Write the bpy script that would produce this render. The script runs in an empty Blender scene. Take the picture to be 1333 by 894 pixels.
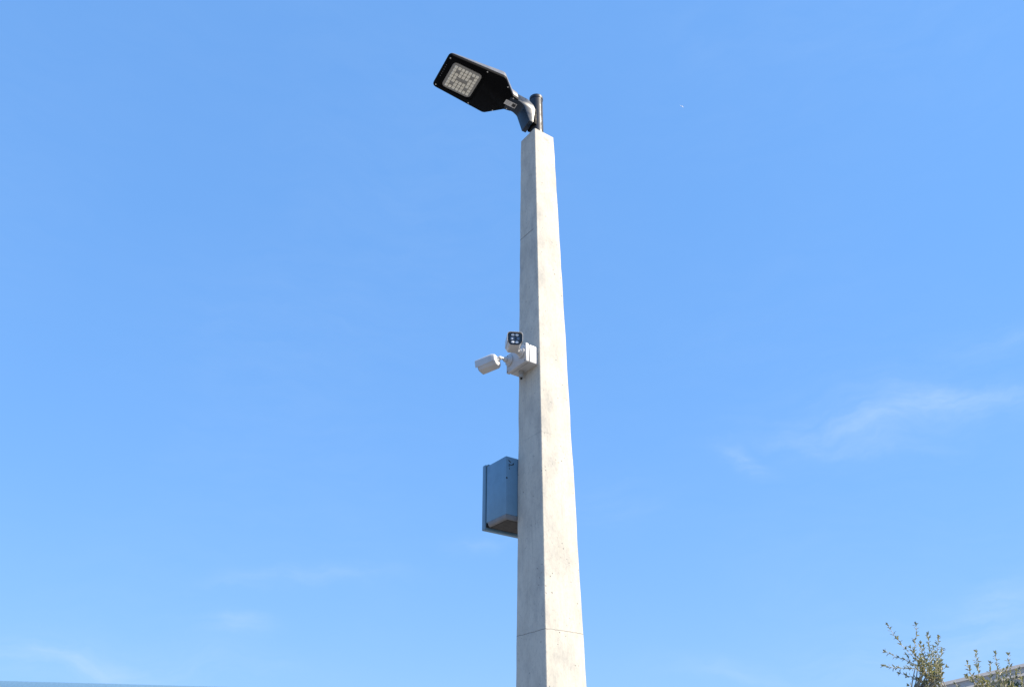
import bpy, bmesh, math, random
from mathutils import Vector, Matrix
random.seed(7)
R = math.radians
S = bpy.context.scene
COL = S.collection

# ------------------------------------------------------------------ camera, sky, sun, exposure
cam_d = bpy.data.cameras.new('camera')
cam_d.sensor_width = 36.0
cam_d.lens = 29.27
cam_d.clip_start = 0.05
cam_d.clip_end = 20000
cam = bpy.data.objects.new('camera', cam_d)
COL.objects.link(cam)
cam.location = (0, 0, 1.6)
cam.rotation_mode = 'QUATERNION'
cam.rotation_quaternion = (Matrix.Rotation(R(90 + 30.32), 4, 'X') @ Matrix.Rotation(-0.0041, 4, 'Z')).to_quaternion()
S.camera = cam

SUN_AZ, SUN_EL = 104.0, 40.0           # degrees, azimuth clockwise from +Y
SKY_STRENGTH = 0.125
EXPOSURE = 0.95
world = bpy.data.worlds.new('World')
S.world = world
world.use_nodes = True
wn, wl = world.node_tree.nodes, world.node_tree.links


def WN(kind, **kw):
    n = wn.new(kind)
    for k, v in kw.items():
        setattr(n, k, v)
    return n


def wmath(op, a, b=None, c=None):
    n = WN('ShaderNodeMath', operation=op)
    for i, v in enumerate((a, b, c)):
        if v is None:
            continue
        if isinstance(v, (int, float)):
            n.inputs[i].default_value = v
        else:
            wl.new(v, n.inputs[i])
    return n.outputs[0]


sky = WN('ShaderNodeTexSky', sky_type='NISHITA', sun_disc=False)
sky.sun_elevation = R(SUN_EL)
sky.sun_rotation = R(SUN_AZ)
sky.altitude = 0
sky.air_density = 1.0
sky.dust_density = 0.35
sky.ozone_density = 3.0
# clear, dry air: an even blue from zenith to horizon
sky_even = WN('ShaderNodeGamma')
sky_even.inputs['Gamma'].default_value = 0.25
wl.new(sky.outputs[0], sky_even.inputs['Color'])
hsv = WN('ShaderNodeMix', data_type='RGBA', blend_type='MULTIPLY')
hsv.inputs['Factor'].default_value = 1.0
wl.new(sky_even.outputs[0], hsv.inputs[6])
hsv.inputs[7].default_value = (.75, 1.60, 3.0, 1)
tc = WN('ShaderNodeTexCoord')
# thin cirrus: a faint veil all over plus some denser wisps
warp = WN('ShaderNodeTexNoise')
warp.inputs['Scale'].default_value = 9
warp.inputs['Detail'].default_value = 5
wl.new(tc.outputs['Generated'], warp.inputs['Vector'])
wsub = WN('ShaderNodeVectorMath', operation='SUBTRACT')
wl.new(warp.outputs['Color'], wsub.inputs[0])
wsub.inputs[1].default_value = (.5, .5, .5)
wsc = WN('ShaderNodeVectorMath', operation='SCALE')
wl.new(wsub.outputs[0], wsc.inputs[0])
wsc.inputs['Scale'].default_value = 0.075
wadd = WN('ShaderNodeVectorMath', operation='ADD')
wl.new(tc.outputs['Generated'], wadd.inputs[0])
wl.new(wsc.outputs[0], wadd.inputs[1])
WISPS = [((0.4157, 0.822, 0.387), (0.9056, -0.4214, -0.0478), 0.15, 0.034, 0.11),
         ((-0.40, 0.905, 0.150), (0.915, 0.404, 0.0), 0.16, 0.020, 0.16),
         ((0.47, 0.872, 0.150), (0.88, -0.474, 0.02), 0.16, 0.030, 0.20),
         ((0.4057, 0.828, 0.387), (0.9056, -0.4214, -0.0478), 0.0924, 0.0125, 0.25),
         ((0.4804, 0.7874, 0.3862), (0.8669, -0.3595, -0.3452), 0.0646, 0.0125, 0.208),
         ((0.2625, 0.8936, 0.3641), (0.9053, -0.0975, -0.4134), 0.0260, 0.0110, 0.36),
         ((0.3832, 0.8478, 0.3666), (0.9221, -0.3281, -0.2053), 0.0761, 0.0093, 0.139),
         ((-0.2315, 0.9408, 0.2477), (0.9713, 0.2094, 0.1125), 0.0822, 0.0100, 0.24),
         ((-0.297, 0.9356, 0.191), (0.9499, 0.3098, -0.0405), 0.0270, 0.0110, 0.28),
         ((-0.4411, 0.884, 0.1549), (0.8924, 0.4503, -0.029), 0.0582, 0.0085, 0.198),
         ((0.1282, 0.9353, 0.3298), (0.9865, -0.0861, -0.1394), 0.0539, 0.0288, 0.090),
         ((-0.0427, 0.9552, 0.2928), (0.9977, 0.0562, -0.0378), 0.0404, 0.0090, 0.124),
         ((0.2193, 0.964, 0.1502), (0.9743, -0.2084, -0.0849), 0.0670, 0.0101, 0.174),
         ((0.4798, 0.8561, 0.1919), (0.839, -0.5117, 0.1851), 0.0600, 0.0200, 0.186)]
rw = random.Random(3)
for k in range(12):                      # the same kind of wisps on round the rest of the sky
    az, el = R(40 + k * 24 + rw.uniform(-8, 8)), R(rw.uniform(9, 40))
    d = Vector((math.sin(az) * math.cos(el), math.cos(az) * math.cos(el), math.sin(el)))
    t = d.cross(Vector((0, 0, 1))).normalized() + Vector((0, 0, rw.uniform(-.3, .3)))
    t = (t - d * t.dot(d)).normalized()
    WISPS.append((tuple(d), tuple(t), rw.uniform(.04, .1), rw.uniform(.008, .02), rw.uniform(.12, .3)))
total = None
for d, t, la, lb, amp in WISPS:
    m = Vector(d).cross(Vector(t))
    sq = None
    off = WN('ShaderNodeVectorMath', operation='SUBTRACT')
    wl.new(wadd.outputs[0], off.inputs[0])
    off.inputs[1].default_value = d
    for axis, ln in ((Vector(t), la), (m, lb), (Vector(d), .3)):
        dt = WN('ShaderNodeVectorMath', operation='DOT_PRODUCT')
        wl.new(off.outputs[0], dt.inputs[0])
        dt.inputs[1].default_value = tuple(axis / ln)
        p = wmath('MULTIPLY', dt.outputs['Value'], dt.outputs['Value'])
        sq = p if sq is None else wmath('ADD', sq, p)
    g = wmath('MULTIPLY', wmath('EXPONENT', wmath('MULTIPLY', sq, -1.0)), amp)
    total = g if total is None else wmath('ADD', total, g)
streak_map = WN('ShaderNodeMapping')
streak_map.inputs['Scale'].default_value = (9, 9, 42)
streak_map.inputs['Rotation'].default_value = (.05, .10, .0)
wl.new(wadd.outputs[0], streak_map.inputs['Vector'])
streak = WN('ShaderNodeTexNoise')
streak.inputs['Scale'].default_value = 1.6
streak.inputs['Detail'].default_value = 7
streak.inputs['Roughness'].default_value = .6
wl.new(streak_map.outputs[0], streak.inputs['Vector'])
sr = WN('ShaderNodeMapRange')
sr.inputs['From Min'].default_value = .32
sr.inputs['From Max'].default_value = .72
wl.new(streak.outputs['Fac'], sr.inputs['Value'])
veil_n = WN('ShaderNodeTexNoise')
veil_n.inputs['Scale'].default_value = 2.2
veil_n.inputs['Detail'].default_value = 4
wl.new(wadd.outputs[0], veil_n.inputs['Vector'])
vr = WN('ShaderNodeMapRange')
vr.inputs['From Min'].default_value = .42
vr.inputs['From Max'].default_value = .8
vr.inputs['To Max'].default_value = .10
wl.new(veil_n.outputs['Fac'], vr.inputs['Value'])
cover = wmath('ADD', wmath('MULTIPLY', total, wmath('ADD', wmath('MULTIPLY', sr.outputs[0], .8), .2)),
              wmath('MULTIPLY', vr.outputs[0], wmath('ADD', wmath('MULTIPLY', sr.outputs[0], .6), .2)))
# pale band of distant air all round the horizon
wsep = WN('ShaderNodeSeparateXYZ')
wl.new(tc.outputs['Generated'], wsep.inputs[0])
hz_band = wmath('MULTIPLY', wmath('EXPONENT', wmath('MULTIPLY', wmath('ABSOLUTE', wsep.outputs['Z']), -7.0)), .62)
cover = wmath('MINIMUM', wmath('ADD', cover, hz_band), .7)
mix = WN('ShaderNodeMix', data_type='RGBA')
wl.new(cover, mix.inputs['Factor'])
wl.new(hsv.outputs[2], mix.inputs[6])
mix.inputs[7].default_value = (2.6, 3.4, 4.4, 1)
bg = wn['Background']
wl.new(mix.outputs[2], bg.inputs['Color'])
bg.inputs['Strength'].default_value = SKY_STRENGTH

sun_d = bpy.data.lights.new('sun', 'SUN')
sun_d.energy = 5.0
sun_d.angle = R(0.53)
sun_d.color = (1.0, .885, .72)
sun = bpy.data.objects.new('sun', sun_d)
COL.objects.link(sun)
to_sun = Vector((math.sin(R(SUN_AZ)) * math.cos(R(SUN_EL)), math.cos(R(SUN_AZ)) * math.cos(R(SUN_EL)), math.sin(R(SUN_EL))))
sun.rotation_euler = (-to_sun).to_track_quat('-Z', 'Y').to_euler()
sun.location = to_sun * 60

S.view_settings.view_transform = 'Standard'
S.view_settings.look = 'None'
S.view_settings.gamma = 1
S.view_settings.exposure = EXPOSURE
S.view_settings.use_curve_mapping = False

# ------------------------------------------------------------------ materials


class Mat:
    def __init__(self, name, color, rough=.6, metal=0.0, spec=.5, coat=0.0):
        self.m = bpy.data.materials.new(name)
        self.m.use_nodes = True
        self.n = self.m.node_tree.nodes
        self.l = self.m.node_tree.links
        self.b = self.n['Principled BSDF']
        self.b.inputs['Base Color'].default_value = (*color, 1)
        self.b.inputs['Roughness'].default_value = rough
        self.b.inputs['Metallic'].default_value = metal
        self.b.inputs['Specular IOR Level'].default_value = spec
        self.b.inputs['Coat Weight'].default_value = coat

    def node(self, kind, **kw):
        n = self.n.new(kind)
        for k, v in kw.items():
            setattr(n, k, v)
        return n

    def coord(self, which='Object'):
        return self.node('ShaderNodeTexCoord').outputs[which]

    def noise(self, scale, detail=4, rough=.55, stretch=None, vec=None):
        v = vec or self.coord()
        if stretch:
            mp = self.node('ShaderNodeMapping')
            mp.inputs['Scale'].default_value = stretch
            self.l.new(v, mp.inputs['Vector'])
            v = mp.outputs[0]
        t = self.node('ShaderNodeTexNoise')
        t.inputs['Scale'].default_value = scale
        t.inputs['Detail'].default_value = detail
        t.inputs['Roughness'].default_value = rough
        self.l.new(v, t.inputs['Vector'])
        return t.outputs['Fac']

    def ramp(self, fac, *stops):
        r = self.node('ShaderNodeValToRGB')
        e = r.color_ramp.elements
        while len(e) < len(stops):
            e.new(.5)
        for i, (p, c) in enumerate(stops):
            e[i].position = p
            e[i].color = (*c, 1) if len(c) == 3 else c
        self.l.new(fac, r.inputs['Fac'])
        return r.outputs['Color']

    def maprange(self, v, a, b, c=0., d=1.):
        r = self.node('ShaderNodeMapRange')
        for k, x in zip(('From Min', 'From Max', 'To Min', 'To Max'), (a, b, c, d)):
            r.inputs[k].default_value = x
        self.l.new(v, r.inputs['Value'])
        return r.outputs[0]

    def math(self, op, a, b=None):
        n = self.node('ShaderNodeMath', operation=op)
        for i, v in enumerate((a, b)):
            if v is None:
                continue
            if isinstance(v, (int, float)):
                n.inputs[i].default_value = v
            else:
                self.l.new(v, n.inputs[i])
        return n.outputs[0]

    def mixcol(self, fac, a, b, blend='MIX'):
        n = self.node('ShaderNodeMix', data_type='RGBA', blend_type=blend)
        for i, v in ((0, fac), (6, a), (7, b)):
            if isinstance(v, (int, float)):
                n.inputs[i].default_value = v
            elif isinstance(v, tuple):
                n.inputs[i].default_value = (*v, 1)
            else:
                self.l.new(v, n.inputs[i])
        return n.outputs[2]

    def base(self, c):
        self.l.new(c, self.b.inputs['Base Color'])

    def roughness(self, c):
        self.l.new(c, self.b.inputs['Roughness'])

    def bump(self, h, strength=.3, dist=.002, normal=None):
        n = self.node('ShaderNodeBump')
        n.inputs['Strength'].default_value = strength
        n.inputs['Distance'].default_value = dist
        self.l.new(h, n.inputs['Height'])
        if normal:
            self.l.new(normal, n.inputs['Normal'])
        self.l.new(n.outputs[0], self.b.inputs['Normal'])
        return n.outputs[0]


def painted(name, color, rough=.45, var=.08, metal=0., spec=.5, dirt=None):
    m = Mat(name, color, rough, metal, spec)
    f = m.noise(14, 5, .6)
    lo = tuple(c * (1 - var * 1.6) for c in color)
    hi = tuple(min(1, c * (1 + var)) for c in color)
    c = m.ramp(f, (.3, lo), (.7, hi))
    if dirt:
        g = m.noise(5, 7, .7, (1, 1, .35))
        c = m.mixcol(m.maprange(g, .5, .75, 0, .55), c, dirt)
    m.base(c)
    m.roughness(m.maprange(m.noise(30, 3), .3, .7, rough - .08, rough + .1))
    m.bump(m.noise(160, 2), .08, .001)
    return m.m


def concrete_material():
    m = Mat('pole_concrete', (.44, .42, .37), .82, spec=.3)
    co = m.coord()
    # cloudy tone drawn out along the shaft, pores, grey stains
    cloud = m.noise(5, 6, .62, (1.6, 1.6, .55), co)
    c = m.ramp(cloud, (.25, (.475, .45, .388)), (.5, (.545, .52, .452)), (.78, (.595, .57, .50)))
    stain = m.noise(7, 8, .66, (1, 1, .55), co)
    c = m.mixcol(m.maprange(stain, .46, .70, 0, .68), c, (.33, .325, .305))
    fine = m.noise(75, 5, .7, (1, 1, .6), co)
    c = m.mixcol(m.maprange(fine, .50, .70, 0, .34), c, (.25, .245, .235))
    scratch = m.noise(16, 6, .65, (3.5, 3.5, .14), co)
    c = m.mixcol(m.maprange(scratch, .56, .74, 0, .34), c, (.25, .25, .24))
    pit = m.node('ShaderNodeTexVoronoi')
    pit.inputs['Scale'].default_value = 34
    m.l.new(co, pit.inputs['Vector'])
    gate = m.maprange(m.noise(11, 3, .5, None, co), .5, .6)
    pm = m.math('MULTIPLY', m.maprange(pit.outputs['Distance'], .10, .17, 1, 0), gate)
    c = m.mixcol(m.math('MULTIPLY', pm, .75), c, (.13, .125, .12))
    # two hairline cracks right round the shaft
    sep = m.node('ShaderNodeSeparateXYZ')
    m.l.new(co, sep.inputs[0])
    wob = m.maprange(m.noise(14, 6, .65, (1, 1, .3), co), 0, 1, -.009, .009)
    crack = None
    for z, w, a in ((2.572, .0024, .6), (5.436, .0042, .8), (3.78, .0022, .3)):
        dz = m.math('ABSOLUTE', m.math('SUBTRACT', m.math('ADD', sep.outputs['Z'], wob), z))
        k = m.math('MULTIPLY', m.maprange(dz, w * .4, w, 1, 0), a)
        if z > 5:                            # the upper one stays off the sunny face
            k = m.math('MULTIPLY', k, m.maprange(sep.outputs['Y'], .070, .085, 1, 0))
        crack = k if crack is None else m.math('MAXIMUM', crack, k)
    gate2 = m.maprange(m.noise(8, 2, .5, None, co), .33, .45)
    crack = m.math('MULTIPLY', crack, gate2)
    c = m.mixcol(crack, c, (.10, .085, .075))
    # rubbed patch near the head of the sunny face
    sv = m.node('ShaderNodeVectorMath', operation='SUBTRACT')
    m.l.new(co, sv.inputs[0])
    sv.inputs[1].default_value = (-.012, .097, 6.375)
    mv = m.node('ShaderNodeVectorMath', operation='MULTIPLY')
    m.l.new(sv.outputs[0], mv.inputs[0])
    mv.inputs[1].default_value = (28, 8, 55)
    lv = m.node('ShaderNodeVectorMath', operation='LENGTH')
    m.l.new(mv.outputs[0], lv.inputs[0])
    rub = m.math('MULTIPLY', m.maprange(lv.outputs['Value'], .5, 1.1, 1, 0), m.maprange(fine, .42, .58))
    c = m.mixcol(m.math('MULTIPLY', rub, .6), c, (.26, .25, .23))
    m.base(c)
    h = m.math('SUBTRACT', m.math('ADD', m.math('MULTIPLY', fine, .6), m.math('MULTIPLY', cloud, .5)),
               m.math('ADD', m.math('MULTIPLY', pm, .9), crack))
    m.bump(h, .55, .004)
    return m.m


def ground_material():
    m = Mat('ground_gravelly_asphalt', (.3, .28, .25), .9, spec=.2)
    a = m.noise(.9, 6, .6)
    b = m.noise(60, 4, .7)
    c = m.mixcol(m.maprange(b, .35, .65), (.12, .112, .102), (.24, .225, .205))
    m.base(m.mixcol(m.maprange(a, .35, .65, 0, .5), c, (.18, .165, .145)))
    m.bump(b, .5, .01)
    return m.m


def leaf_material(name, lo, hi, under):
    m = Mat(name, hi, .5, spec=.4)
    at = m.node('ShaderNodeAttribute', attribute_name='tint')
    c = m.mixcol(at.outputs['Fac'], lo, hi)
    geo = m.node('ShaderNodeNewGeometry')
    m.base(m.mixcol(geo.outputs['Backfacing'], c, under))
    m.b.inputs['Subsurface Weight'].default_value = 0
    tr = m.node('ShaderNodeBsdfTranslucent')
    m.l.new(m.mixcol(.5, c, (hi[0] * 1.3, hi[1] * 1.4, hi[2] * .6)), tr.inputs['Color'])
    ms = m.node('ShaderNodeMixShader')
    ms.inputs[0].default_value = .25
    m.l.new(m.b.outputs[0], ms.inputs[1])
    m.l.new(tr.outputs[0], ms.inputs[2])
    m.l.new(ms.outputs[0], m.n['Material Output'].inputs['Surface'])
    return m.m


def bark_material(name, lo, hi):
    m = Mat(name, hi, .85, spec=.2)
    f = m.noise(30, 6, .65, (1, 1, .3))
    m.base(m.ramp(f, (.3, lo), (.7, hi)))
    m.bump(f, .6, .006)
    return m.m


M = dict(
    concrete=concrete_material(),
    ground=ground_material(),
    black=painted('black_powder_coat', (.0020, .0022, .0035), .55, .2, spec=.08),
    dark=painted('dark_grey_powder_coat', (.15, .155, .17), .42, .12, spec=.5, dirt=(.20, .20, .205)),
    arm=painted('black_gloss_arm', (.007, .020, .044), .36, .12, spec=.45),
    tube=painted('dark_galvanised_tube', (.024, .026, .034), .5, .2, metal=.1, dirt=(.045, .045, .052)),
    bright=painted('bright_screw_steel', (.62, .62, .60), .3, .1, metal=.9),
    lenspanel=painted('lens_panel_grey', (.30, .30, .29), .35, .1),
    led=painted('led_lens_cream', (.92, .90, .80), .25, .04),
    ledring=painted('led_board', (.22, .22, .21), .5, .1),
    label=painted('sticker_white', (.72, .73, .74), .5, .06),
    ink=painted('sticker_ink', (.03, .03, .035), .5, .1),
    white=painted('camera_white_plastic', (.53, .53, .53), .42, .06, dirt=(.36, .355, .345)),
    glass_black=painted('camera_black_glass', (.006, .007, .012), .12, .1, spec=.6),
    ir=painted('infrared_lamp_lens', (.75, .80, .86), .25, .05),
    lens=painted('camera_lens_window', (.10, .15, .24), .12, .1, spec=.8),
    rubber=painted('black_rubber', (.012, .012, .012), .7, .2),
    cabinet=painted('cabinet_grey_blue_enamel', (.135, .26, .375), .38, .05, dirt=(.11, .21, .29)),
    cabinet_under=painted('cabinet_galvanised_base', (.20, .20, .205), .55, .1),
    under=painted('cabinet_underside_shade', (.022, .022, .024), .6, .1),  # near-black colour paints in the shade below the cabinet
    gland=painted('gland_grey_plastic', (.36, .36, .35), .5, .06),
    bark=bark_material('olive_bark', (.20, .17, .12), (.42, .37, .27)),
    twig=bark_material('olive_twig', (.46, .40, .28), (.68, .61, .45)),
    leaf=leaf_material('olive_leaf', (.10, .105, .06), (.35, .325, .165), (.24, .26, .20)),
    dleaf=leaf_material('evergreen_leaf', (.012, .028, .022), (.03, .058, .038), (.05, .075, .055)),
    dbark=bark_material('evergreen_bark', (.06, .05, .04), (.13, .11, .09)),
    render_wall=painted('grey_rendered_wall', (.44, .425, .415), .85, .1, spec=.2),
    grey_trim=painted('grey_metal_trim', (.46, .445, .435), .5, .06),
    grey_roof=painted('grey_metal_roof', (.44, .43, .425), .45, .08),
    blue_wall=painted('pale_blue_cladding', (.15, .285, .43), .55, .05),
    blue_trim=painted('pale_blue_coping', (.14, .27, .42), .45, .05),
    window=painted('window_glass', (.03, .04, .05), .06, .1, spec=.8),
    plane=painted('white_plumage', (.38, .40, .42), .4, .03),
)

# ------------------------------------------------------------------ mesh helpers


def finish(name, bm, mat, parent=None, smooth=True, angle=35):
    me = bpy.data.meshes.new(name)
    bmesh.ops.recalc_face_normals(bm, faces=bm.faces[:])
    for f in bm.faces:
        f.smooth = smooth
    if smooth:
        for e in bm.edges:
            if len(e.link_faces) == 2 and e.calc_face_angle(0) > R(angle):
                e.smooth = False
    bm.to_mesh(me)
    bm.free()
    me.materials.append(mat)
    o = bpy.data.objects.new(name, me)
    COL.objects.link(o)
    if parent:
        o.parent = parent
    return o


def thing(name, label, cat, matrix=None, group=None):
    o = bpy.data.objects.new(name, None)
    COL.objects.link(o)
    o.empty_display_size = .1
    if matrix is not None:
        o.matrix_world = matrix
    o['label'] = label
    o['category'] = cat
    if group:
        o['group'] = group
    return o


def frame(origin, x, y, z):
    x, y, z = Vector(x), Vector(y), Vector(z)
    return Matrix(((x.x, y.x, z.x, origin[0]), (x.y, y.y, z.y, origin[1]), (x.z, y.z, z.z, origin[2]), (0, 0, 0, 1)))


def bevel_sharp(bm, width, segs=2, angle=30):
    es = [e for e in bm.edges if len(e.link_faces) == 2 and e.calc_face_angle(0) > R(angle)]
    if es:
        bmesh.ops.bevel(bm, geom=es, offset=width, segments=segs, affect='EDGES', profile=.5, clamp_overlap=True)


def loft(rings, closed=True):
    bm = bmesh.new()
    vr = [[bm.verts.new(p) for p in r] for r in rings]
    n = len(vr[0])
    for a, b in zip(vr, vr[1:]):
        for i in range(n):
            bm.faces.new((a[i], a[(i + 1) % n], b[(i + 1) % n], b[i]))
    if closed:
        bm.faces.new(vr[0])
        bm.faces.new(vr[-1])
    bmesh.ops.recalc_face_normals(bm, faces=bm.faces[:])
    return bm


def box(x0, x1, y0, y1, z0, z1, bev=0, segs=2):
    bm = loft([[(x0, y0, z), (x1, y0, z), (x1, y1, z), (x0, y1, z)] for z in (z0, z1)])
    if bev:
        bevel_sharp(bm, bev, segs)
    return bm


def rrect(w, h, r, n=5):
    pts = []
    for cx, cy, a0 in ((w / 2 - r, h / 2 - r, 0), (-w / 2 + r, h / 2 - r, 90), (-w / 2 + r, -h / 2 + r, 180), (w / 2 - r, -h / 2 + r, 270)):
        for k in range(n + 1):
            a = R(a0 + 90 * k / n)
            pts.append((cx + r * math.cos(a), cy + r * math.sin(a)))
    return pts


def round_poly(pts, radii, n=5):
    """2-D polygon with each corner rounded by its own radius"""
    out = []
    m = len(pts)
    for i in range(m):
        p, a, b = Vector(pts[i]), Vector(pts[i - 1]), Vector(pts[(i + 1) % m])
        r = radii[i] if isinstance(radii, (list, tuple)) else radii
        u, v = (a - p).normalized(), (b - p).normalized()
        ang = u.angle(v)
        t = min(r / math.tan(ang / 2), (a - p).length * .45, (b - p).length * .45)
        p0, p1 = p + u * t, p + v * t
        for k in range(n + 1):
            s = k / n
            out.append(tuple((1 - s) ** 2 * p0 + 2 * s * (1 - s) * p + s * s * p1))
    return out


def cyl(r0, r1, z0, z1, n=24, cx=0, cy=0, bev=0):
    bm = loft([[(cx + r * math.cos(2 * math.pi * k / n), cy + r * math.sin(2 * math.pi * k / n), z) for k in range(n)] for r, z in ((r0, z0), (r1, z1))])
    if bev:
        bevel_sharp(bm, bev, 2, 50)
    return bm


def lathe(profile, n=24):
    return loft([[(r * math.cos(2 * math.pi * k / n), r * math.sin(2 * math.pi * k / n), z) for k in range(n)] for r, z in profile])


def rotated(bm, matrix):
    bmesh.ops.transform(bm, matrix=matrix, verts=bm.verts[:])
    return bm


def along(p, q):
    """matrix taking the local Z axis to the line from p to q"""
    p, q = Vector(p), Vector(q)
    z = (q - p).normalized()
    x = z.orthogonal().normalized()
    return frame(p, x, z.cross(x), z), (q - p).length


def rod(p, q, r0, r1=None, n=16, bev=0):
    m, ln = along(p, q)
    return rotated(cyl(r0, r0 if r1 is None else r1, 0, ln, n, bev=bev), m)


def tube_path(pts, radii, n=6):
    """tapered bent tube through points"""
    rings = []
    pts = [Vector(p) for p in pts]
    x = None
    for i, p in enumerate(pts):
        d = (pts[min(i + 1, len(pts) - 1)] - pts[max(i - 1, 0)]).normalized()
        if x is None:
            x = d.orthogonal().normalized()
        else:
            x = (x - d * x.dot(d)).normalized()
        y = d.cross(x)
        rings.append([p + (x * math.cos(2 * math.pi * k / n) + y * math.sin(2 * math.pi * k / n)) * radii[i] for k in range(n)])
    return rings


class Soup:
    """many small pieces gathered into one mesh, with a tint for each"""

    def __init__(self):
        self.v, self.f, self.t = [], [], []

    def rings(self, rings, tint=.5):
        b = len(self.v)
        n = len(rings[0])
        for r in rings:
            self.v += [tuple(p) for p in r]
        for i in range(len(rings) - 1):
            for k in range(n):
                self.f.append((b + i * n + k, b + i * n + (k + 1) % n, b + (i + 1) * n + (k + 1) % n, b + (i + 1) * n + k))
                self.t.append(tint)
        self.f.append(tuple(b + k for k in range(n))[::-1])
        self.f.append(tuple(b + (len(rings) - 1) * n + k for k in range(n)))
        self.t += [tint, tint]

    def leaf(self, p, d, nrm, ln, w, tint):
        s = d.cross(nrm).normalized()
        nn = s.cross(d)
        b = len(self.v)
        fold = nn * (w * .22)
        droop = nn * (-ln * .08)
        self.v += [tuple(p), tuple(p + d * ln * .38 + s * w * .5 + fold), tuple(p + d * ln * .38), tuple(p + d * ln * .38 - s * w * .5 + fold),
                   tuple(p + d * ln * .75 + s * w * .36 + fold + droop), tuple(p + d * ln * .75 - s * w * .36 + fold + droop), tuple(p + d * ln + droop * 2)]
        for q in ((0, 1, 2), (0, 2, 3), (1, 4, 6, 2), (2, 6, 5, 3)):
            self.f.append(tuple(b + k for k in q))
            self.t.append(tint)

    def build(self, name, mat, parent, smooth=False):
        me = bpy.data.meshes.new(name)
        me.from_pydata(self.v, [], self.f)
        at = me.attributes.new('tint', 'FLOAT', 'FACE')
        at.data.foreach_set('value', self.t)
        me.materials.append(mat)
        if smooth:
            me.polygons.foreach_set('use_smooth', [True] * len(me.polygons))
        me.update()
        o = bpy.data.objects.new(name, me)
        COL.objects.link(o)
        if parent:
            o.parent = parent
        return o


# ------------------------------------------------------------------ ground
G = 9000
gbm = bmesh.new()
ring_prev = None
for r in (4, 30, 200, 1500, G):
    ring = [gbm.verts.new((r * math.cos(2 * math.pi * k / 48), 5 + r * math.sin(2 * math.pi * k / 48), 0)) for k in range(48)]
    if ring_prev is None:
        gbm.faces.new(ring)
    else:
        for k in range(48):
            gbm.faces.new((ring_prev[k], ring_prev[(k + 1) % 48], ring[(k + 1) % 48], ring[k]))
    ring_prev = ring
g = finish('ground', gbm, M['ground'], smooth=False)
g['kind'] = 'structure'

# ------------------------------------------------------------------ the concrete pole
PX, PY, TOP = .2110, 5.0, 6.440
PHI = R(35.5)
N1 = Vector((math.sin(PHI), -math.cos(PHI), 0))        # normal of the sunny face
N2 = Vector((-math.cos(PHI), -math.sin(PHI), 0))       # normal of the shaded face
UP = Vector((0, 0, 1))
BASE = Vector((PX, PY, 0))


def half(h):
    return (.1940 + (.2780 - .1940) * (TOP - h) / (TOP - 2.5705)) / 2


pole = thing('concrete_lamp_pole', 'tall square tapering pale concrete pole with a dark steel tube on top', 'pole', frame(BASE, N1, N2, N1.cross(N2)))
POLE_UP = N1.cross(N2).z            # +1 or -1: keep local z up
if POLE_UP < 0:
    pole.matrix_world = frame(BASE, N2, N1, UP)


def WP(a, b, h):
    """world point from n1, n2 offsets about the pole axis and a height"""
    return BASE + N1 * a + N2 * b + UP * h


rings = []
hh = [-.3, 0.] + [.12 * k for k in range(1, 53)] + [TOP]
rp = random.Random(41)
for h in hh:
    s = half(h) + rp.gauss(0, .0007)
    rings.append([(p[0], p[1], h) for p in round_poly([(s, s), (-s, s), (-s, -s), (s, -s)], .011, 3)])
bm = loft(rings)
bmesh.ops.bevel(bm, geom=[e for e in bm.edges if all(abs(v.co.z - TOP) < 1e-5 for v in e.verts)], offset=.005, segments=2, affect='EDGES')
finish('shaft', bm, M['concrete'], pole, angle=24)
# footing collar at the ground
finish('footing', loft([[(sx * s, sy * s, z) for sx, sy in ((1, 1), (-1, 1), (-1, -1), (1, -1))] for s, z in ((.27, -.1), (.27, .05), (.255, .065))]), M['concrete'], pole, smooth=False)
# steel tube
TR = .053
tb = lathe([(TR, TOP - .05), (TR, TOP + .435), (TR + .0035, TOP + .436), (TR + .0035, TOP + .462), (TR - .004, TOP + .468), (.002, TOP + .470)], 40)
tube = finish('steel_tube', tb, M['tube'], pole)
# weld bead down the tube and a collar at its foot
finish('weld_seam', rod((-.012, TR + .001, TOP), (-.012, TR + .001, TOP + .43), .0025, n=8), M['tube'], tube)
finish('collar', lathe([(TR + .002, TOP + .0005), (TR + .010, TOP + .001), (TR + .010, TOP + .010), (TR + .002, TOP + .012)], 40), M['tube'], tube)

# ------------------------------------------------------------------ the street light head
yaw, tilt = R(8), R(7)
LAT0 = N2.cross(UP)
D2 = N2 * math.cos(yaw) + LAT0 * math.sin(yaw)
AX = (D2 * math.cos(tilt) + UP * math.sin(tilt)).normalized()
LAT = D2.cross(UP).normalized()
NRM = AX.cross(LAT).normalized()
flip = 1
if NRM.z < 0:
    NRM = -NRM
    flip = -1
HZ = TOP + .256
if AX.cross(LAT).dot(NRM) > 0:
    LF = frame(BASE + UP * HZ, AX, LAT, NRM)
    ls = 1
else:
    LF = frame(BASE + UP * HZ, AX, -LAT, NRM)
    ls = -1
lum = thing('street_light_head', 'black flat LED street light head on a hooked arm atop the concrete pole', 'street light', LF)


def L2(a, b):
    return (a, b * ls)


out = [L2(.872, .178), L2(.872, -.174), L2(.405, -.208), L2(.385, -.200), L2(.262, -.080), L2(.205, -.070), L2(.205, .070), L2(.262, .080), L2(.385, .200), L2(.405, .208)]
rad = [.035, .035, .06, .02, .03, .01, .01, .03, .02, .06]
O0 = round_poly(out, rad, 5)
cx, cy = .56, 0


def inset(pts, k, ky=None):
    return [(cx + (p[0] - cx) * k, cy + (p[1] - cy) * (ky or k)) for p in pts]


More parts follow.
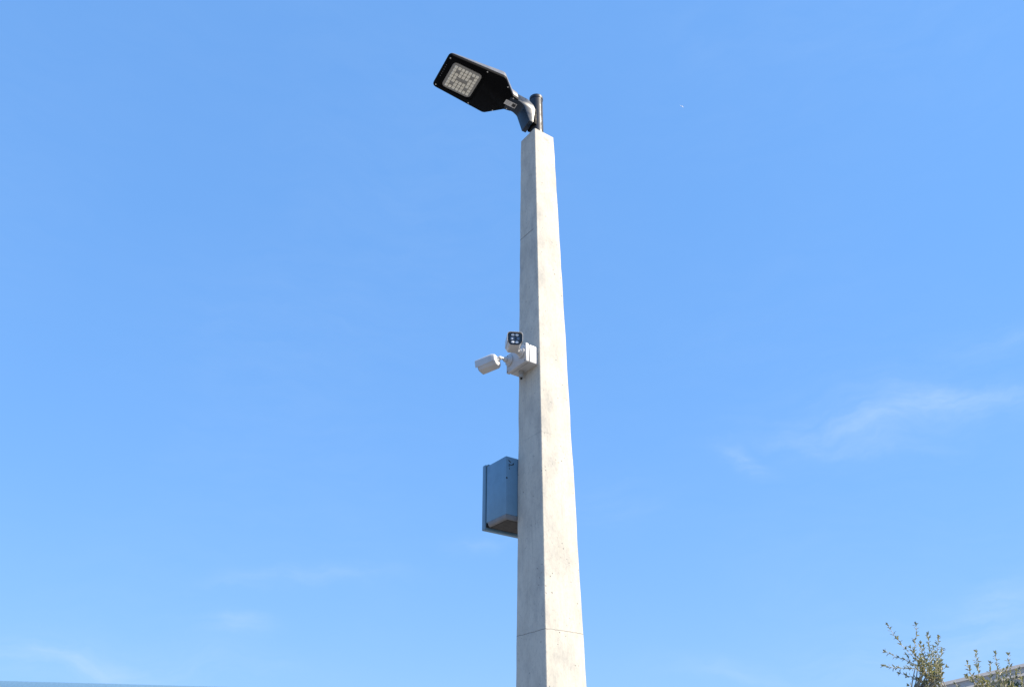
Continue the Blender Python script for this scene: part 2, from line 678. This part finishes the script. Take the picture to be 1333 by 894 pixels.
hr = []
for k, z in ((.965, -.001), (.990, .002), (1.0, .008), (1.0, .020), (.985, .030)):
    hr.append([(p[0], p[1], z) for p in inset(O0, k)])
finish('housing', loft(hr), M['black'], lum, angle=40)
# upper shell: the heat-sink cover with sloping flanks
ur = []
for k, ky, z in ((.992, .992, .0285), (.975, .965, .058), (.955, .92, .085), (.90, .82, .100), (.78, .62, .106)):
    ur.append([(p[0], p[1], .0285 + (z - .0285) * min(1.0, max(.42, 1.0 - (p[0] - .45) * 1.5))) for p in inset(O0, k, ky)])
cover = finish('upper_cover', loft(ur), M['dark'], lum, angle=40)
for i in range(9):                      # cooling fins across the cover
    y = -.10 + i * .025
    finish('cooling_fin', box(.42, .60, y - .003, y + .003, .085, .112, .002, 1), M['dark'], cover)
# raised bezel round the lens
bz = rrect(.318, .318, .03, 4)
bz_in = rrect(.296, .296, .02, 4)
bb = bmesh.new()
r0 = [bb.verts.new((.690 + p[0], -.004 * ls + p[1], -.0005)) for p in bz]
r1 = [bb.verts.new((.690 + p[0], -.004 * ls + p[1], -.0055)) for p in rrect(.312, .312, .028, 4)]
r2 = [bb.verts.new((.690 + p[0], -.004 * ls + p[1], -.0055)) for p in rrect(.300, .300, .022, 4)]
r3 = [bb.verts.new((.690 + p[0], -.004 * ls + p[1], -.0005)) for p in bz_in]
for a, b in ((r0, r1), (r1, r2), (r2, r3)):
    for i in range(len(a)):
        bb.faces.new((a[i], a[(i + 1) % len(a)], b[(i + 1) % len(b)], b[i]))
finish('lens_bezel', bb, M['black'], lum)
lcx, lcy = .686, -.002 * ls
LW, LH = .248, .264
pan = loft([[(lcx + p[0] * k, lcy + p[1] * k, z) for p in rrect(LW, LH, .032, 5)] for k, z in ((1.0, -.0005), (1.0, -.006), (.985, -.0085))])
panel = finish('lens_panel', pan, M['lenspanel'], lum)
ledmesh = None
for i in range(7):
    for j in range(7):
        if (i, j) in ((1, 1), (1, 5), (5, 1), (5, 5), (2, 3), (3, 3), (4, 3)):
            continue
        if ledmesh is None:
            bm = loft([[(p[0] * k, p[1] * k, z) for p in rrect(.0250, .0290, .006, 3)] for k, z in ((1, -.0087), (1, -.0115), (.8, -.0150), (.45, -.0165))])
            lo_ = finish('led', bm, M['led'], panel)
            ledmesh = lo_.data
        else:
            lo_ = bpy.data.objects.new('led', ledmesh)
            COL.objects.link(lo_)
            lo_.parent = panel
        lo_.location = (lcx + (i - 3) * .0305, lcy + (j - 3) * .0325, 0)
scr = lathe([(.0001, -.004), (.0050, -.0038), (.0062, -.0022), (.0062, .002)], 12)
scrm = None
for a, b in ((.850, .150), (.850, -.146), (.545, .180), (.545, -.184), (.340, -.140), (.340, .140), (.250, -.062), (.250, .062)):
    if scrm is None:
        o = finish('screw', scr, M['bright'], lum)
        scrm = o.data
    else:
        o = bpy.data.objects.new('screw', scrm)
        COL.objects.link(o)
        o.parent = lum
    o.location = (a, b * ls, 0)
for k in range(6):                       # small drain holes along the tip
    finish('drain_dimple', rotated(cyl(.0035, .0035, -.0025, .001, 10), Matrix.Translation((.852, (-.07 + k * .024) * ls, 0))), M['dark'], lum)
# hooked arm: bent channel from the head down to the tube
pf = [(.275, .060), (.205, .072), (.120, .068), (.066, .030), (.048, -.010), (.050, -.165), (.086, -.165), (.150, -.022), (.190, -.0015), (.275, -.0015)]
pf = round_poly(pf, [.004, .03, .05, .03, .02, .004, .006, .05, .04, .004], 4)
AW = .066
tl = math.tan(tilt)
arm_bm = loft([[(p[0], y, p[1] - p[0] * 0) for p in pf] for y in (-AW, AW)])
bevel_sharp(arm_bm, .006, 2, 60)
arm = finish('bracket_arm', arm_bm, M['arm'], lum, angle=30)
# clamp saddle that closes round the tube, two bolts
MT = Matrix.Rotation(tilt, 4, 'Y')
clampo = finish('clamp_saddle', rotated(box(.030, .060, -.056, .056, -.150, .025, .006, 2), MT), M['black'], lum)
for z in (-.10, -.02):
    finish('clamp_bolt', rotated(rod((.058, -.040, z), (.066, -.040, z), .006, n=6), MT), M['bright'], clampo)
# joint line across the arm top and the sticker on the neck
finish('joint_seam', box(.236, .240, -AW - .0008, AW + .0008, .004, .0715, 0), M['black'], arm, smooth=False)
st = finish('rating_sticker', rotated(box(-.050, .050, -.025, .025, -.0026, -.0018, 0), Matrix.Translation((.245, 0, 0)) @ Matrix.Rotation(R(0), 4, 'Z')), M['label'], lum, smooth=False)
finish('printed_block', box(.2005, .2305, -.017, .017, -.0034, -.0024, 0), M['ink'], st, smooth=False)
for k in range(3):
    finish('printed_line', box(.247, .288, -.014 + k * .013, -.011 + k * .013, -.0031, -.0023, 0), M['lenspanel'], st, smooth=False)

# ------------------------------------------------------------------ junction box on the shaded face
HB = half(4.34)
# local axes of things on the shaded face: x = -N1 (right-handed), y = UP, z = N2 out of the face
FX = N1 if N1.cross(UP).dot(N2) > 0 else -N1
fs = 1 if FX.dot(N1) > 0 else -1
jb = thing('junction_box', 'white square junction box fixed to the concrete pole below the lamp', 'junction box', frame(WP(-.010, HB, 4.340), FX, UP, N2))


def rbox(w, h, r, z0, z1, cx=0, cy=0, rim=.004, n=4):
    rg = []
    for k, z in ((rim, z0), (0, z0 + rim), (0, z1 - rim), (rim, z1)):
        rg.append([(cx + p[0], cy + p[1], z) for p in rrect(w - 2 * k, h - 2 * k, max(r - k, .002), n)])
    return loft(rg)


finish('back_box', rbox(.218, .136, .007, -.003, .068), M['white'], jb)
finish('gasket', rbox(.208, .126, .006, .064, .077, rim=.001), M['rubber'], jb)
lid = finish('lid', rbox(.226, .144, .009, .074, .100), M['white'], jb)
for sx in (-1, 1):
    for sy in (-1, 1):
        finish('lid_screw', rotated(cyl(.006, .0055, .0985, .1015, 14), Matrix.Translation((sx * .100, sy * .060, 0))), M['cabinet_under'], lid)
# moulded knock-out rings on the sunny side wall
for y in (-.026, .026):
    bm = lathe([(.020, 0), (.021, .0018), (.017, .0018), (.0165, .0004), (.0001, .0004)], 24)
    finish('knockout_ring', rotated(bm, Matrix.Translation((.1085 * fs, y, .036)) @ Matrix.Rotation(R(90 * fs), 4, 'Y')), M['white'], jb)
gl = finish('cable_gland', rotated(lathe([(.019, 0), (.019, .012), (.015, .0125), (.015, .030), (.0165, .031), (.0165, .046), (.012, .050), (.0095, .050)], 12),
                                   Matrix.Translation((-.030 * fs, -.067, .036)) @ Matrix.Rotation(R(90), 4, 'X')), M['gland'], jb, angle=25)
finish('cable_stub', rotated(cyl(.0085, .008, .040, .060, 14), Matrix.Translation((-.030 * fs, -.067, .036)) @ Matrix.Rotation(R(90), 4, 'X')), M['rubber'], gl)


# ------------------------------------------------------------------ the two bullet cameras
def bullet_camera(label, mount, axis_end, rear, direction, Lb=.156, roll_up=UP):
    """mount: foot centre on the lid; axis_end: elbow of the arm; rear: centre of the body's back; direction: where it looks"""
    mount, axis_end, rear = Vector(mount), Vector(axis_end), Vector(rear)
    root = thing('security_camera', label, 'camera', Matrix.Translation(mount), 'bullet cameras on the junction box')
    inv = Matrix.Translation(-mount)

    def put(name, bm, mat, parent=root, **k):
        return finish(name, rotated(bm, inv), mat, parent, **k)
    m, ln = along(mount, mount + N2)
    ft = put('mount_foot', rotated(lathe([(.040, 0.0), (.041, .004), (.039, .010), (.030, .013), (.026, .020), (.020, .027), (.012, .030)], 32), m), M['white'])
    for k in range(3):
        a = R(30 + 120 * k)
        put('foot_screw', rotated(rotated(cyl(.004, .0035, .009, .0125, 10), Matrix.Translation((.033 * math.cos(a), .033 * math.sin(a), 0))), m), M['bright'], ft)
    put('ball_joint', rotated(lathe([(.004, .022), (.014, .024), (.019, .032), (.020, .038), (.017, .046), (.010, .051), (.002, .053)], 24), m), M['white'])
    start = mount + N2 * .038
    arm_ = put('arm', rod(start, axis_end, .0105, .0100, 18), M['white'])
    d = Vector(direction).normalized()
    m2, ln2 = along(axis_end - (rear - axis_end).normalized() * .010, rear + d * .004)
    put('knuckle', rotated(lathe([(.003, 0), (.011, .003), (.0145, .010), (.0145, ln2 * .45), (.010, ln2 * .6), (.010, ln2)], 20), m2), M['white'], arm_)
    # body frame: z = looking direction, y up
    x = roll_up.cross(d).normalized()
    y = d.cross(x)
    F = frame(rear, x, y, d)
    Wb, Hb = .098, .090
    sec = round_poly([(Wb / 2, Hb * .46), (-Wb / 2, Hb * .46), (-Wb / 2, -Hb * .22), (-Wb * .34, -Hb * .52), (Wb * .34, -Hb * .52), (Wb / 2, -Hb * .22)], [.022, .022, .02, .02, .02, .02], 5)

    def ring(k, z, dy=0):
        return [(p[0] * k, p[1] * k + dy, z) for p in sec]
    body = put('body', rotated(loft([ring(.70, 0), ring(.86, .004), ring(.95, .012), ring(.97, .020), ring(.97, Lb - .012), ring(.955, Lb - .010), ring(.955, Lb)]), F), M['white'], angle=32)
    # sun hood: shell over the upper flanks, reaching past the face
    up = [p for p in sec if p[1] > -Hb * .26]
    up = sorted(up, key=lambda p: math.atan2(p[0], p[1] + .02))
    hb = bmesh.new()
    rows = []
    for k, z in ((1.0, .020), (1.03, .024), (1.03, Lb + .014), (1.0, Lb + .016)):
        rows.append([hb.verts.new((p[0] * k, p[1] * k, z)) for p in up])
    rows_in = []
    for k, z in ((.975, Lb + .014), (.975, .021)):
        rows_in.append([hb.verts.new((p[0] * k, p[1] * k, z)) for p in up])
    allr = rows + rows_in + [rows[0]]
    for a, b in zip(allr, allr[1:]):
        for i in range(len(up) - 1):
            hb.faces.new((a[i], a[i + 1], b[i + 1], b[i]))
    nr = [rows[0], rows[1], rows[2], rows[3], rows_in[0], rows_in[1]]
    hb.faces.new([r[0] for r in nr])
    hb.faces.new([r[-1] for r in nr][::-1])
    put('sun_hood', rotated(hb, F), M['white'], body, angle=32)
    # glass face with lamps and the lens window
    face = put('glass_face', rotated(loft([ring(.93, Lb - .002), ring(.93, Lb + .002), ring(.90, Lb + .0035)]), F), M['glass_black'])
    for sx in (-1, 1):
        for yy in (.0235, -.0265):
            put('infrared_lamp', rotated(rotated(lathe([(.0095, 0), (.0095, .0012), (.005, .0024), (.0005, .0028)], 16), Matrix.Translation((sx * .0135, yy, Lb + .003)) @ Matrix.Diagonal((1.15, .8, 1, 1))), F), M['ir'], face)
    put('lens_window', rotated(loft([[(p[0], p[1] - .0015, z) for p in rrect(.058, .020, .004, 3)] for z in (Lb + .003, Lb + .0045)]), F), M['lens'], face)
    put('lens_barrel', rotated(rotated(lathe([(.0085, 0), (.0085, .0012), (.006, .0012), (.0045, .0006), (.0005, .0014)], 20), Matrix.Translation((.004, -.0015, Lb + .0044))), F), M['glass_black'], face)
    put('sensor_window', rotated(loft([[(p[0] - .017, p[1] - .0015, z) for p in rrect(.010, .012, .002, 2)] for z in (Lb + .0044, Lb + .0054)]), F), M['ir'], face)
    return root


def local_dir(az_from_n1, el, base=1):
    a, e = R(az_from_n1), R(el)
    h = N1 * (base * math.cos(a)) + N2 * math.sin(a)
    return h * math.cos(e) + UP * math.sin(e)


MZ = HB + .0995
bullet_camera('white bullet camera turned sideways to show its back, hooded body aimed away from the pole', WP(-.082, MZ, 4.352), WP(-.080, HB + .180, 4.350), WP(-.084, .316, 4.327), local_dir(27, -9, -1), .134)
bullet_camera('white bullet camera showing its black glass face and lamps above the junction box', WP(.053, MZ, 4.352), WP(.058, HB + .165, 4.346), WP(.062, .302, 4.364), local_dir(29, -9, 1))

# ------------------------------------------------------------------ the wall cabinet behind the pole
HC = half(3.5)
# x = N2-wards, y = -N1 (away), z up
CX = N2
CY = -N1
cz = CX.cross(CY)
cs = 1
if cz.z < 0:
    CX, cs = -N2, -1
cab = thing('equipment_cabinet', 'grey blue metal equipment cabinet strapped to the back of the concrete pole', 'cabinet', frame(WP(-HC, 0, 3.264), CX, CY, UP))
x0, x1 = -.205, .215
if cs < 0:
    x0, x1 = -x1, -x0
bd = box(x0, x1, .004, .226, .030, .416, 0)
bevel_sharp(bd, .005, 2)
finish('body', bd, M['cabinet'], cab)
# lower tray: rounded hem below the body
tray = []
for ins, z in ((.000, .0295), (.000, .022), (.004, .010), (.010, .002), (.016, 0)):
    tray.append([(x0 + ins, .006 + ins * .6, z), (x1 - ins, .006 + ins * .6, z), (x1 - ins, .205, z), (x0 + ins, .205, z)])
finish('bottom_hem', loft(tray), M['cabinet_under'], cab)
finish('door_gasket', box(x0 + .006, x1 - .006, .2262, .236, .006, .424, .001, 1), M['rubber'], cab)
door = finish('door', box(x0 - .003, x1 + .003, .2362, .272, -.010, .432, .006, 3), M['cabinet'], cab)
finish('rain_lip', box(x0 - .001, x1 + .001, .208, .2358, .4165, .426, .003, 1), M['cabinet'], cab)
finish('underside_shade_plate', box(x0 + .018, x1 - .018, .018, .2045, -.003, -.0005, .001, 1), M['under'], cab)  # sheet added across the underside, shade put into its dark colour
hx = x0 + .03 if cs > 0 else x1 - .03
finish('lock', rotated(cyl(.012, .011, 0, .010, 18), Matrix.Translation((hx, .2715, .21)) @ Matrix.Rotation(R(-90), 4, 'X')), M['bright'], door)
# mounting slots and a screw on the back sheet that shows beside the pole
ex = x1 if cs > 0 else x0
for dx, z, w, h, a in ((.028, .384, .022, .006, 35), (.050, .366, .020, .005, -40), (.024, .356, .005, .020, 0), (.033, .362, .014, .005, 20), (.058, .372, .006, .014, 15), (.026, .334, .004, .012, -10)):
    sl = rotated(box(-w / 2, w / 2, 0, .004, -h / 2, h / 2, .0012, 1), Matrix.Translation((ex - dx * cs, .0022, z)) @ Matrix.Rotation(R(a), 4, 'Y'))
    finish('mounting_slot', sl, M['rubber'], cab)
finish('side_screw', rotated(lathe([(.006, 0), (.006, .002), (.003, .004), (.0005, .0045)], 12), Matrix.Translation((ex - .006 * cs, .0055, .268)) @ Matrix.Rotation(R(90), 4, 'X')), M['rubber'], cab)
# steel straps: brackets against the pole
for z in (.08, .34):
    finish('mounting_rail', box(-.10, .10, -.004, .0045, z - .012, z + .012, .001, 1), M['cabinet_under'], cab)


# ------------------------------------------------------------------ olive trees
def olive_tree(label, base, shoots, crown_c, crown_r, top_limit, seed, n_extra, leafy, fill, n_fill):
    rnd = random.Random(seed)
    base = Vector(base)
    root = thing('olive_tree', label, 'tree', Matrix.Translation(base))
    wood, twigs, leaves = Soup(), Soup(), Soup()
    cc = Vector(crown_c) - base
    rr = crown_r
    # leaning trunk that forks low down
    fork = Vector((cc.x * .35, .02, .85))
    tp = [Vector((0, 0, -.12)), Vector((.03, .0, .15)), Vector((-.02, .03, .5)), fork]
    wood.rings(tube_path(tp, [.085, .068, .058, .052], 10))
    limbs = []
    for k in range(6):
        a = 2 * math.pi * k / 6 + rnd.uniform(-.3, .3)
        end = cc + Vector((math.cos(a) * rr * .45, math.sin(a) * rr * .45, rnd.uniform(-.35, -.05)))
        mid = fork.lerp(end, .5) + Vector((math.cos(a) * .12, math.sin(a) * .12, rnd.uniform(-.1, .05)))
        pts = [fork - Vector((0, 0, .08)), fork.lerp(mid, .5) + Vector((rnd.uniform(-.03, .03), rnd.uniform(-.03, .03), 0)), mid, end]
        wood.rings(tube_path(pts, [.042, .032, .024, .012], 8))
        limbs.append((mid, end))

    def leafed(pts, r0, r1, dens=1.0):
        """a shoot: thin stem with opposite narrow leaves"""
        fine = []
        for i in range(len(pts) - 1):
            n = max(2, int((pts[i + 1] - pts[i]).length / .03))
            for k in range(n):
                fine.append(pts[i].lerp(pts[i + 1], k / n) + Vector((rnd.gauss(0, .0035), rnd.gauss(0, .0035), rnd.gauss(0, .0025))))
        fine.append(pts[-1])
        nf = len(fine)
        twigs.rings(tube_path(fine, [r0 + (r1 - r0) * i / (nf - 1) for i in range(nf)], 5))
        acc = 0.
        turn = rnd.uniform(0, 6.28)
        for i in range(nf - 1):
            seg = fine[i + 1] - fine[i]
            acc += seg.length * dens
            while acc > .021:
                acc -= .021
                if rnd.random() < .12:
                    continue
                d = seg.normalized()
                o = d.orthogonal().normalized()
                turn += 1.4 + rnd.uniform(-.5, .5)
                s = o * math.cos(turn) + d.cross(o) * math.sin(turn)
                for sg in (1, -1):
                    if rnd.random() < .2:
                        continue
                    op = rnd.uniform(.5, 1.0)
                    ld = (d * math.cos(op) + s * sg * math.sin(op) + Vector((rnd.gauss(0, .12), rnd.gauss(0, .12), rnd.gauss(0, .12)))).normalized()
                    nr = (ld.cross(s).cross(ld) * -sg + d * .3 + Vector((rnd.gauss(0, .3), rnd.gauss(0, .3), rnd.gauss(0, .3)))).normalized()
                    if abs(nr.dot(ld)) > .9:
                        nr = ld.orthogonal()
                    leaves.leaf(fine[i] + seg * rnd.random(), ld, nr, rnd.uniform(.036, .060), rnd.uniform(.013, .019), rnd.random())
        for k in range(4):                       # tuft at the tip
            d = (fine[-1] - fine[-2]).normalized()
            ld = (d + Vector((rnd.gauss(0, .35), rnd.gauss(0, .35), rnd.gauss(0, .3)))).normalized()
            leaves.leaf(fine[-1], ld, ld.orthogonal(), rnd.uniform(.028, .045), .013, rnd.random())

    shoots = list(shoots)
    for k in range(n_fill):                      # short leafy spurs that thicken the heart of the crown
        x, z = rnd.uniform(*fill[0]), rnd.uniform(*fill[1])
        ln = rnd.uniform(.12, .24)
        a = rnd.gauss(0, .45)
        shoots.append([(x, z), (x + math.sin(a) * ln * .5, z + ln * .5), (x + math.sin(a) * ln * 1.1, z + ln * .95)])
    for sh in shoots:
        dy0, dy1 = rnd.uniform(-.08, .08), rnd.uniform(-.22, .22)
        n = len(sh)
        pts = []
        for i, (x, z) in enumerate(sh):
            y = 10 + dy0 + (dy1 - dy0) * i / (n - 1)
            k = y / 10.0
            pts.append(Vector((x * k, y, 1.6 + (z - 1.6) * k)) - base)
        leafed(pts, .0045 * leafy, .0018, 1.15)
        # join it to the wood below
        lm = min(limbs, key=lambda q: (q[1] - pts[0]).length)
        a = lm[1]
        wood.rings(tube_path([lm[0].lerp(a, .7), a, a.lerp(pts[0], .55) + Vector((rnd.uniform(-.03, .03), rnd.uniform(-.03, .03), 0)), pts[0]], [.011, .009, .006, .0042], 6))
    for k in range(n_extra):                     # the rest of the crown, round all sides
        a = rnd.uniform(0, 2 * math.pi)
        q = math.sqrt(rnd.random())
        st_ = cc + Vector((math.cos(a) * rr * .7 * q, math.sin(a) * rr * .7 * q, rnd.uniform(-rr * .95, -.05)))
        ln = rnd.uniform(.22, .48)
        d = Vector((math.cos(a) * .8, math.sin(a) * .8, rnd.uniform(.2, 1.1))).normalized()
        p1 = st_ + d * ln * .5 + Vector((0, 0, .02))
        p2 = st_ + d * ln + Vector((rnd.uniform(-.04, .04), rnd.uniform(-.04, .04), .05))
        wy = (p2.y + base.y)
        lim = 1.6 + (top_limit - 1.6) * wy / 10.0 - base.z
        if p2.z > lim:
            dz = p2.z - lim
            st_.z -= dz
            p1.z -= dz
            p2.z -= dz
        lm = min(limbs, key=lambda t: (t[1] - st_).length)
        wood.rings(tube_path([lm[1], lm[1].lerp(st_, .5) + Vector((0, 0, .02)), st_], [.007, .006, .0045], 5))
        leafed([st_, p1, p2], .0045, .0018)
    wood.build('trunk', M['bark'], root, True)
    twigs.build('twigs', M['twig'], root, True)
    lv = leaves.build('leaves', M['leaf'], root)
    lv['kind'] = 'stuff'
    return root


SHOOTS_A = [[(4.716, 3.019), (4.597, 3.232), (4.507, 3.365), (4.434, 3.466), (4.35, 3.638)], [(4.597, 3.232), (4.569, 3.331), (4.618, 3.457), (4.663, 3.568), (4.673, 3.645)],
            [(4.564, 3.207), (4.456, 3.265), (4.351, 3.299), (4.257, 3.349)], [(4.654, 3.149), (4.504, 3.174), (4.321, 3.175), (4.205, 3.2)],
            [(4.686, 3.003), (4.512, 3.068), (4.369, 3.118)], [(4.716, 3.019), (4.749, 3.248), (4.766, 3.414), (4.787, 3.533)],
            [(4.75, 3.084), (4.84, 3.33), (4.904, 3.507)], [(4.758, 3.116), (4.845, 3.247), (4.913, 3.372)], [(4.729, 3.067), (4.834, 3.14), (4.897, 3.181)],
            [(4.716, 2.987), (4.802, 3.051), (4.832, 3.1)], [(4.665, 2.923), (4.524, 2.939), (4.441, 2.988)], [(4.715, 3.182), (4.674, 3.331), (4.673, 3.432)],
            [(4.715, 3.149), (4.679, 3.281), (4.7, 3.398)], [(4.715, 3.084), (4.766, 3.281), (4.814, 3.397)], [(4.628, 3.182), (4.509, 3.232), (4.486, 3.315)],
            [(4.73, 3.02), (4.79, 3.20), (4.82, 3.33)], [(4.73, 3.00), (4.77, 3.13), (4.86, 3.25)], [(4.70, 3.03), (4.72, 3.16), (4.74, 3.30)], [(4.69, 3.05), (4.62, 3.14), (4.58, 3.26)],
            [(4.69, 3.05), (4.62, 3.12), (4.54, 3.20)], [(4.74, 3.0), (4.80, 3.09), (4.85, 3.20)]]
SHOOTS_B = [[(5.18, 2.921), (5.169, 3.066), (5.157, 3.147), (5.154, 3.229)], [(5.24, 2.921), (5.252, 3.082), (5.268, 3.229), (5.283, 3.345)],
            [(5.317, 2.92), (5.373, 3.081), (5.413, 3.22)], [(5.454, 2.92), (5.489, 3.121), (5.486, 3.228), (5.506, 3.328)],
            [(5.548, 2.919), (5.61, 3.121), (5.634, 3.228), (5.65, 3.311)], [(5.497, 2.92), (5.542, 3.04), (5.579, 3.162)],
            [(5.685, 2.919), (5.717, 3.047), (5.724, 3.153)], [(5.351, 2.92), (5.311, 3.017), (5.285, 3.049)], [(4.972, 2.946), (4.974, 2.986), (4.961, 3.002)],
            [(5.608, 2.919), (5.594, 2.983)], [(5.476, 3.081), (5.531, 3.146)], [(5.20, 2.90), (5.23, 3.0), (5.22, 3.07)], [(5.43, 2.90), (5.44, 3.03), (5.46, 3.10)]]
olive_tree('slender olive tree with splayed leafy shoots standing clear against the sky beside the shed', (4.72, 10.05, 0), SHOOTS_A, (4.70, 10.0, 2.85), .62, 2.94, 11, 110, 1.0, ((4.60, 4.82), (2.88, 3.16)), 20)
olive_tree('olive tree with upright pale shoots growing in front of the grey shed gable', (5.50, 10.1, 0), SHOOTS_B, (5.46, 10.05, 2.72), .6, 2.95, 23, 110, 1.25, ((5.15, 5.75), (2.80, 2.93)), 12)

# ------------------------------------------------------------------ dark evergreen bush behind the olive tree
bush = thing('evergreen_bush', 'dense dark evergreen bush behind the olive tree shoots, before the shed', 'bush', Matrix.Translation((7.55, 13.0, 0)))
rb = random.Random(5)
bw, bl = Soup(), Soup()
for k in range(7):
    a = 2 * math.pi * k / 7
    e = Vector((math.cos(a) * .5, math.sin(a) * .5, 2.4 + rb.uniform(-.5, .3)))
    bw.rings(tube_path([Vector((math.cos(a) * .05, math.sin(a) * .05, -.1)), Vector((math.cos(a) * .2, math.sin(a) * .2, 1.0)), e], [.05, .035, .01], 7))
for k in range(170):
    a, q = rb.uniform(0, 6.283), rb.random() ** .4
    zc = rb.uniform(.4, 3.33)
    rz = 1.15 * math.sqrt(max(.20, 1 - ((zc - 1.7) / 1.75) ** 2))
    c = Vector((math.cos(a) * rz * q, math.sin(a) * rz * q, zc))
    cr = rb.uniform(.12, .24)
    for j in range(120):
        u = Vector((rb.gauss(0, 1), rb.gauss(0, 1), rb.gauss(0, 1))).normalized()
        p = c + u * cr * rb.uniform(.5, 1.05)
        d = (u + Vector((rb.gauss(0, .5), rb.gauss(0, .5), rb.gauss(0, .5)))).normalized()
        bl.leaf(p, d, (u.cross(d) + u * .4).normalized() if abs(u.dot(d)) < .95 else d.orthogonal(), rb.uniform(.045, .075), rb.uniform(.018, .03), rb.random())
bw.build('trunk', M['dbark'], bush, True)
o = bl.build('crown', M['dleaf'], bush)
o['kind'] = 'stuff'

# ------------------------------------------------------------------ grey gabled shed, far right
SLOPE = (6.46 - 5.90) / (17.39 - 14.63)
SH = Vector((23.0, 30.0, 0))
shed = thing('gabled_shed', 'large grey gabled shed whose sloping roof edge rises behind the olive trees', 'building', Matrix.Translation(SH))
zr = 5.90 + (23.0 - 14.63) * SLOPE            # ridge height of the outer roof edge
hw = 12.6


def roof_z(x):
    return zr - abs(x) * SLOPE


DEPTH = 26
bm = bmesh.new()
prof = [(-hw + .5, 0), (hw - .5, 0), (hw - .5, roof_z(hw - .5) - .30), (0, roof_z(0) - .30), (-hw + .5, roof_z(hw - .5) - .30)]
fr = [bm.verts.new((x, .14, z)) for x, z in prof]
bk = [bm.verts.new((x, DEPTH, z)) for x, z in prof]
bm.faces.new(fr)
bm.faces.new(bk[::-1])
for i in (0, 1, 4):
    j = (i + 1) % 5
    bm.faces.new((fr[i], fr[j], bk[j], bk[i]))
wall = finish('wall', bm, M['render_wall'], shed, smooth=False)
for sg in (-1, 1):
    bm = loft([[(0, y, zr), (sg * hw, y, zr - hw * SLOPE), (sg * hw, y, zr - hw * SLOPE - .10), (0, y, zr - .10)] for y in (-.05, DEPTH + .3)])
    rf = finish('roof', bm, M['grey_roof'], shed, smooth=False)
    finish('barge_board', loft([[(sg * .002, y, zr - .102), (sg * hw, y, zr - hw * SLOPE - .102), (sg * hw, y, zr - hw * SLOPE - .36), (sg * .002, y, zr - .36)] for y in (.02, .10)]), M['grey_trim'], rf, smooth=False)
for i in range(4):
    x = -8.4 + i * 4.6
    f = finish('window', box(x, x + 2.2, .06, .138, 1.2, 2.7, .01, 1), M['grey_trim'], wall)
    for k in range(2):
        finish('pane', box(x + .1 + k * 1.03, x + 1.05 + k * 1.05, 0.045, .058, 1.3, 2.6, 0), M['window'], f, smooth=False)

# ------------------------------------------------------------------ pale blue flat-roofed hall, far left
P1, P2 = Vector((-16.2, 28.0, 5.75)), Vector((-8.89, 28.0, 5.54))
# same parapet height on both sight lines: the front recedes gently
HT = 5.60
q1 = Vector((0, 0, 1.6)) + (P1 - Vector((0, 0, 1.6))) * ((HT - 1.6) / (P1.z - 1.6))
q2 = Vector((0, 0, 1.6)) + (P2 - Vector((0, 0, 1.6))) * ((HT - 1.6) / (P2.z - 1.6))
dx = Vector((q2.x - q1.x, q2.y - q1.y, 0)).normalized()
org = Vector((q1.x, q1.y, 0)) - dx * 18
dyv = UP.cross(dx)
hall = thing('flat_roofed_hall', 'long low pale blue building with a flat roof edge', 'building', frame(org, dx, dyv, UP))
LEN, DP = 32, 18
hwall = finish('wall', box(0, LEN, .06, DP, 0, HT - .55, 0), M['blue_wall'], hall, smooth=False)
finish('coping', box(-.04, LEN + .04, 0, DP + .04, HT - .548, HT, .012, 2), M['blue_trim'], hall)
for i in range(16):
    finish('cladding_rib', box(i * 2 + .96, i * 2 + 1.04, .02, .058, .1, HT - .60, 0), M['blue_trim'], hwall, smooth=False)
for i in range(8):
    f = finish('window', box(i * 4 + 1.3, i * 4 + 2.7, .0, .058, 1.0, 2.6, .01, 1), M['grey_trim'], hwall)
    finish('pane', box(i * 4 + 1.4, i * 4 + 2.6, -.012, -.002, 1.1, 2.5, 0), M['window'], f, smooth=False)

# ------------------------------------------------------------------ far-off white bird wheeling in the sun
bpos = Vector((856.6, 3000.0, 3124.7)) * (150 / 3000) + Vector((0, 0, 1.6))
wing_ax = Vector((.87, .25, -.43)).normalized()
belly = to_sun - bpos.normalized() * .8
belly = (belly - wing_ax * belly.dot(wing_ax)).normalized()
head = wing_ax.cross(-belly)
gull = []
for sp, xf, xb, th, zz in ((.66, -.10, -.13, .004, .00), (.48, .03, -.07, .010, .05), (.26, .12, -.06, .018, .07), (.10, .11, -.12, .030, .03), (.05, .20, -.25, .055, .0), (.0, .29, -.33, .07, .0)):
    gull.append((sp, xf, xb, th, zz))
stations = [(-a, b, c, d, e) for a, b, c, d, e in gull[:-1]] + gull[::-1]
rg = []
for sp, xf, xb, th, zz in stations:
    c, r = (xf + xb) / 2, (xf - xb) / 2
    rg.append([(c + r * math.cos(2 * math.pi * k / 12), sp, zz + th * math.sin(2 * math.pi * k / 12)) for k in range(12)])
bird = finish('bird', loft(rg), M['plane'])
bird.matrix_world = frame(bpos, head, (-belly).cross(head), -belly)
bird['label'] = 'tiny white bird wheeling far off in the open blue sky'
bird['category'] = 'bird'
